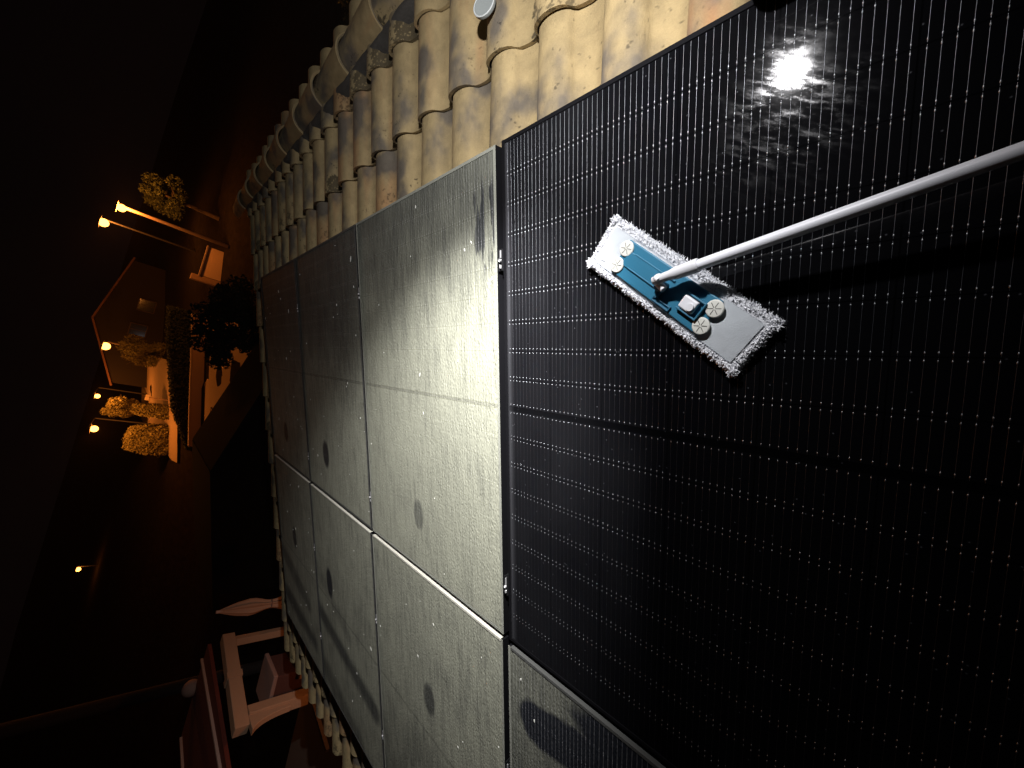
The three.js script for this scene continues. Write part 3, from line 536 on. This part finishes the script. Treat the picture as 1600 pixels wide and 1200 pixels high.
{ // low yard wall following the slope
  const g = group('yard_wall', V(-2.25, G(-2.25, -29.2), -29.2)); tag(g, 'low sloping wall along the far side of the orange lit yard', 'wall');
  const y0 = g.position.y, s = new THREE.Shape(), N = 16, pts = [], X = (i) => mix(-6.2, 1.6, i / N);
  for (let i = 0; i <= N; i++) pts.push([X(i) + 2.25, G(X(i), -29.2) - y0 - 0.2]);
  for (let i = N; i >= 0; i--) pts.push([X(i) + 2.25, G(X(i), -29.2) - y0 + 0.62]);
  s.setFromPoints(pts.map((q) => new THREE.Vector2(...q)));
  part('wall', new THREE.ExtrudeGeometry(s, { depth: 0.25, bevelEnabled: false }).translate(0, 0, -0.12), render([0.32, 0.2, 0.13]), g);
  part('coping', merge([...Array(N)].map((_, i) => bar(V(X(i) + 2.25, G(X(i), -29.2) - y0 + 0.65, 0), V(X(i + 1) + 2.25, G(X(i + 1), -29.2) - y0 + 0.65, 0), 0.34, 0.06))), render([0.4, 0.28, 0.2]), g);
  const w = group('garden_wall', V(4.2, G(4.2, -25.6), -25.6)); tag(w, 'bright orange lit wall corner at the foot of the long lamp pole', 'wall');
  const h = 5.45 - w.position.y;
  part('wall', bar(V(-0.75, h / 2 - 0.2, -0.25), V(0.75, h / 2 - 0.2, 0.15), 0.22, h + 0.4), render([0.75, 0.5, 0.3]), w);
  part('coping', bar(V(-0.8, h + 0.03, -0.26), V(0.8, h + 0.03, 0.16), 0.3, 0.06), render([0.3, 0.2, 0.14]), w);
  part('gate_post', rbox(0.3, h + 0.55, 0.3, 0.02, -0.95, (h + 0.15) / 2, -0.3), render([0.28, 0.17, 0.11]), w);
}
function gableHouse(name, label, x0, x1, zf, zb, eave, apexX, apex, wm, rm, wins) {
  const gy = Math.min(G(x0, zf), G(x1, zf)) - 0.3, g = group(name, V((x0 + x1) / 2, gy, (zf + zb) / 2)); tag(g, label, 'house');
  const o = g.position, s = new THREE.Shape([[x0 - o.x, 0], [x1 - o.x, 0], [x1 - o.x, eave[1] - gy], [apexX - o.x, apex - gy], [x0 - o.x, eave[0] - gy]].map((q) => new THREE.Vector2(...q)));
  part('wall', new THREE.ExtrudeGeometry(s, { depth: zf - zb, bevelEnabled: false }).translate(0, 0, zb - o.z), wm, g);
  const ov = 0.25, rf = [];
  for (const [x, y] of [[x0, eave[0]], [x1, eave[1]]]) { const d = V(x - apexX, y - apex, 0), a = V(apexX - o.x, apex - gy + 0.08, 0), b = a.clone().add(d.clone().multiplyScalar(1 + ov / d.length()));
    const m = a.clone().add(b).multiplyScalar(0.5), gm = new THREE.BoxGeometry(d.length() + ov, 0.12, zf - zb + 0.5).rotateZ(Math.atan2(d.y, d.x)).translate(m.x, m.y, (zf + zb) / 2 - o.z); rf.push(gm); }
  part('roof', merge(rf), rm, g);
  for (const [x, y, w, h] of wins) { const f = part('window', merge([box(w, 0.06, 0.08, 0, h / 2, 0), box(w, 0.06, 0.08, 0, -h / 2, 0), box(0.06, h, 0.07, -w / 2, 0, 0), box(0.06, h, 0.07, w / 2, 0, 0), box(0.04, h, 0.06, 0, 0, 0)]), render([0.06, 0.04, 0.03]), g, [x - o.x, y - gy, zf - o.z + 0.03]); part('pane', box(w, h, 0.02), std([0.02, 0.02, 0.02], 0.1), f); }
  return g;
}
gableHouse('gabled_house', 'far dark gabled house behind the street lamps, one lit roof edge', -4.4, 6.1, -46, -54, [7.9, 8.75], 0.6, 10.0, render([0.012, 0.008, 0.007]), render([0.16, 0.07, 0.04]), [[2.6, 7.2, 1.0, 1.1], [0.4, 7.3, 1.0, 1.1]]);
gableHouse('neighbour_house', 'black roofed neighbouring house just beyond the gable end', -6.0, -0.35, -9.6, -13.1, [4.45, 4.3], -3.2, 5.12, new THREE.MeshPhysicalMaterial({ color: lin(0.014, 0.01, 0.008), roughness: 1, specularIntensity: 0.05, bumpMap: noiseMap(3), bumpScale: 0.008 }), new THREE.MeshPhysicalMaterial({ color: lin(0.012, 0.01, 0.009), roughness: 1, specularIntensity: 0.05 }), []);
{ // small road sign and the tall pole
  const sx = -4.0, sz = -32.9, gy = G(sx, sz), g = group('road_sign', V(sx, gy, sz)); tag(g, 'small white sign plate on a thin post by the narrow hedge', 'sign');
  part('post', rod(V(0, 0, 0), V(0, 5.95 - gy, 0), 0.03, 0.03, 8), ironMat, g);
  part('sign_plate', rbox(0.36, 0.2, 0.03, 0.01, 0, 5.87 - gy, 0.04), std([0.75, 0.6, 0.4], 0.6), g);
  const u = group('utility_pole', V(-5.88, 0, -6.6)); u.position.set(-6.35, 0, -7.25); tag(u, 'tall dim brown pole rising beside the porch canopy, pale knob low on it', 'pole');
  part('pole', rod(V(0, 0, 0), V(0.02, 9.5, 0), 0.11, 0.085, 14), grainy([0.02, 0.011, 0.008], 0.9, 3, 0.006), u);
  part('knob', new THREE.SphereGeometry(0.13, 20, 14).scale(1, 1, 0.9).translate(0.0, 5.05, 0.1), std([0.42, 0.24, 0.18], 0.8), u);
}
renderer.render(scene, camera);
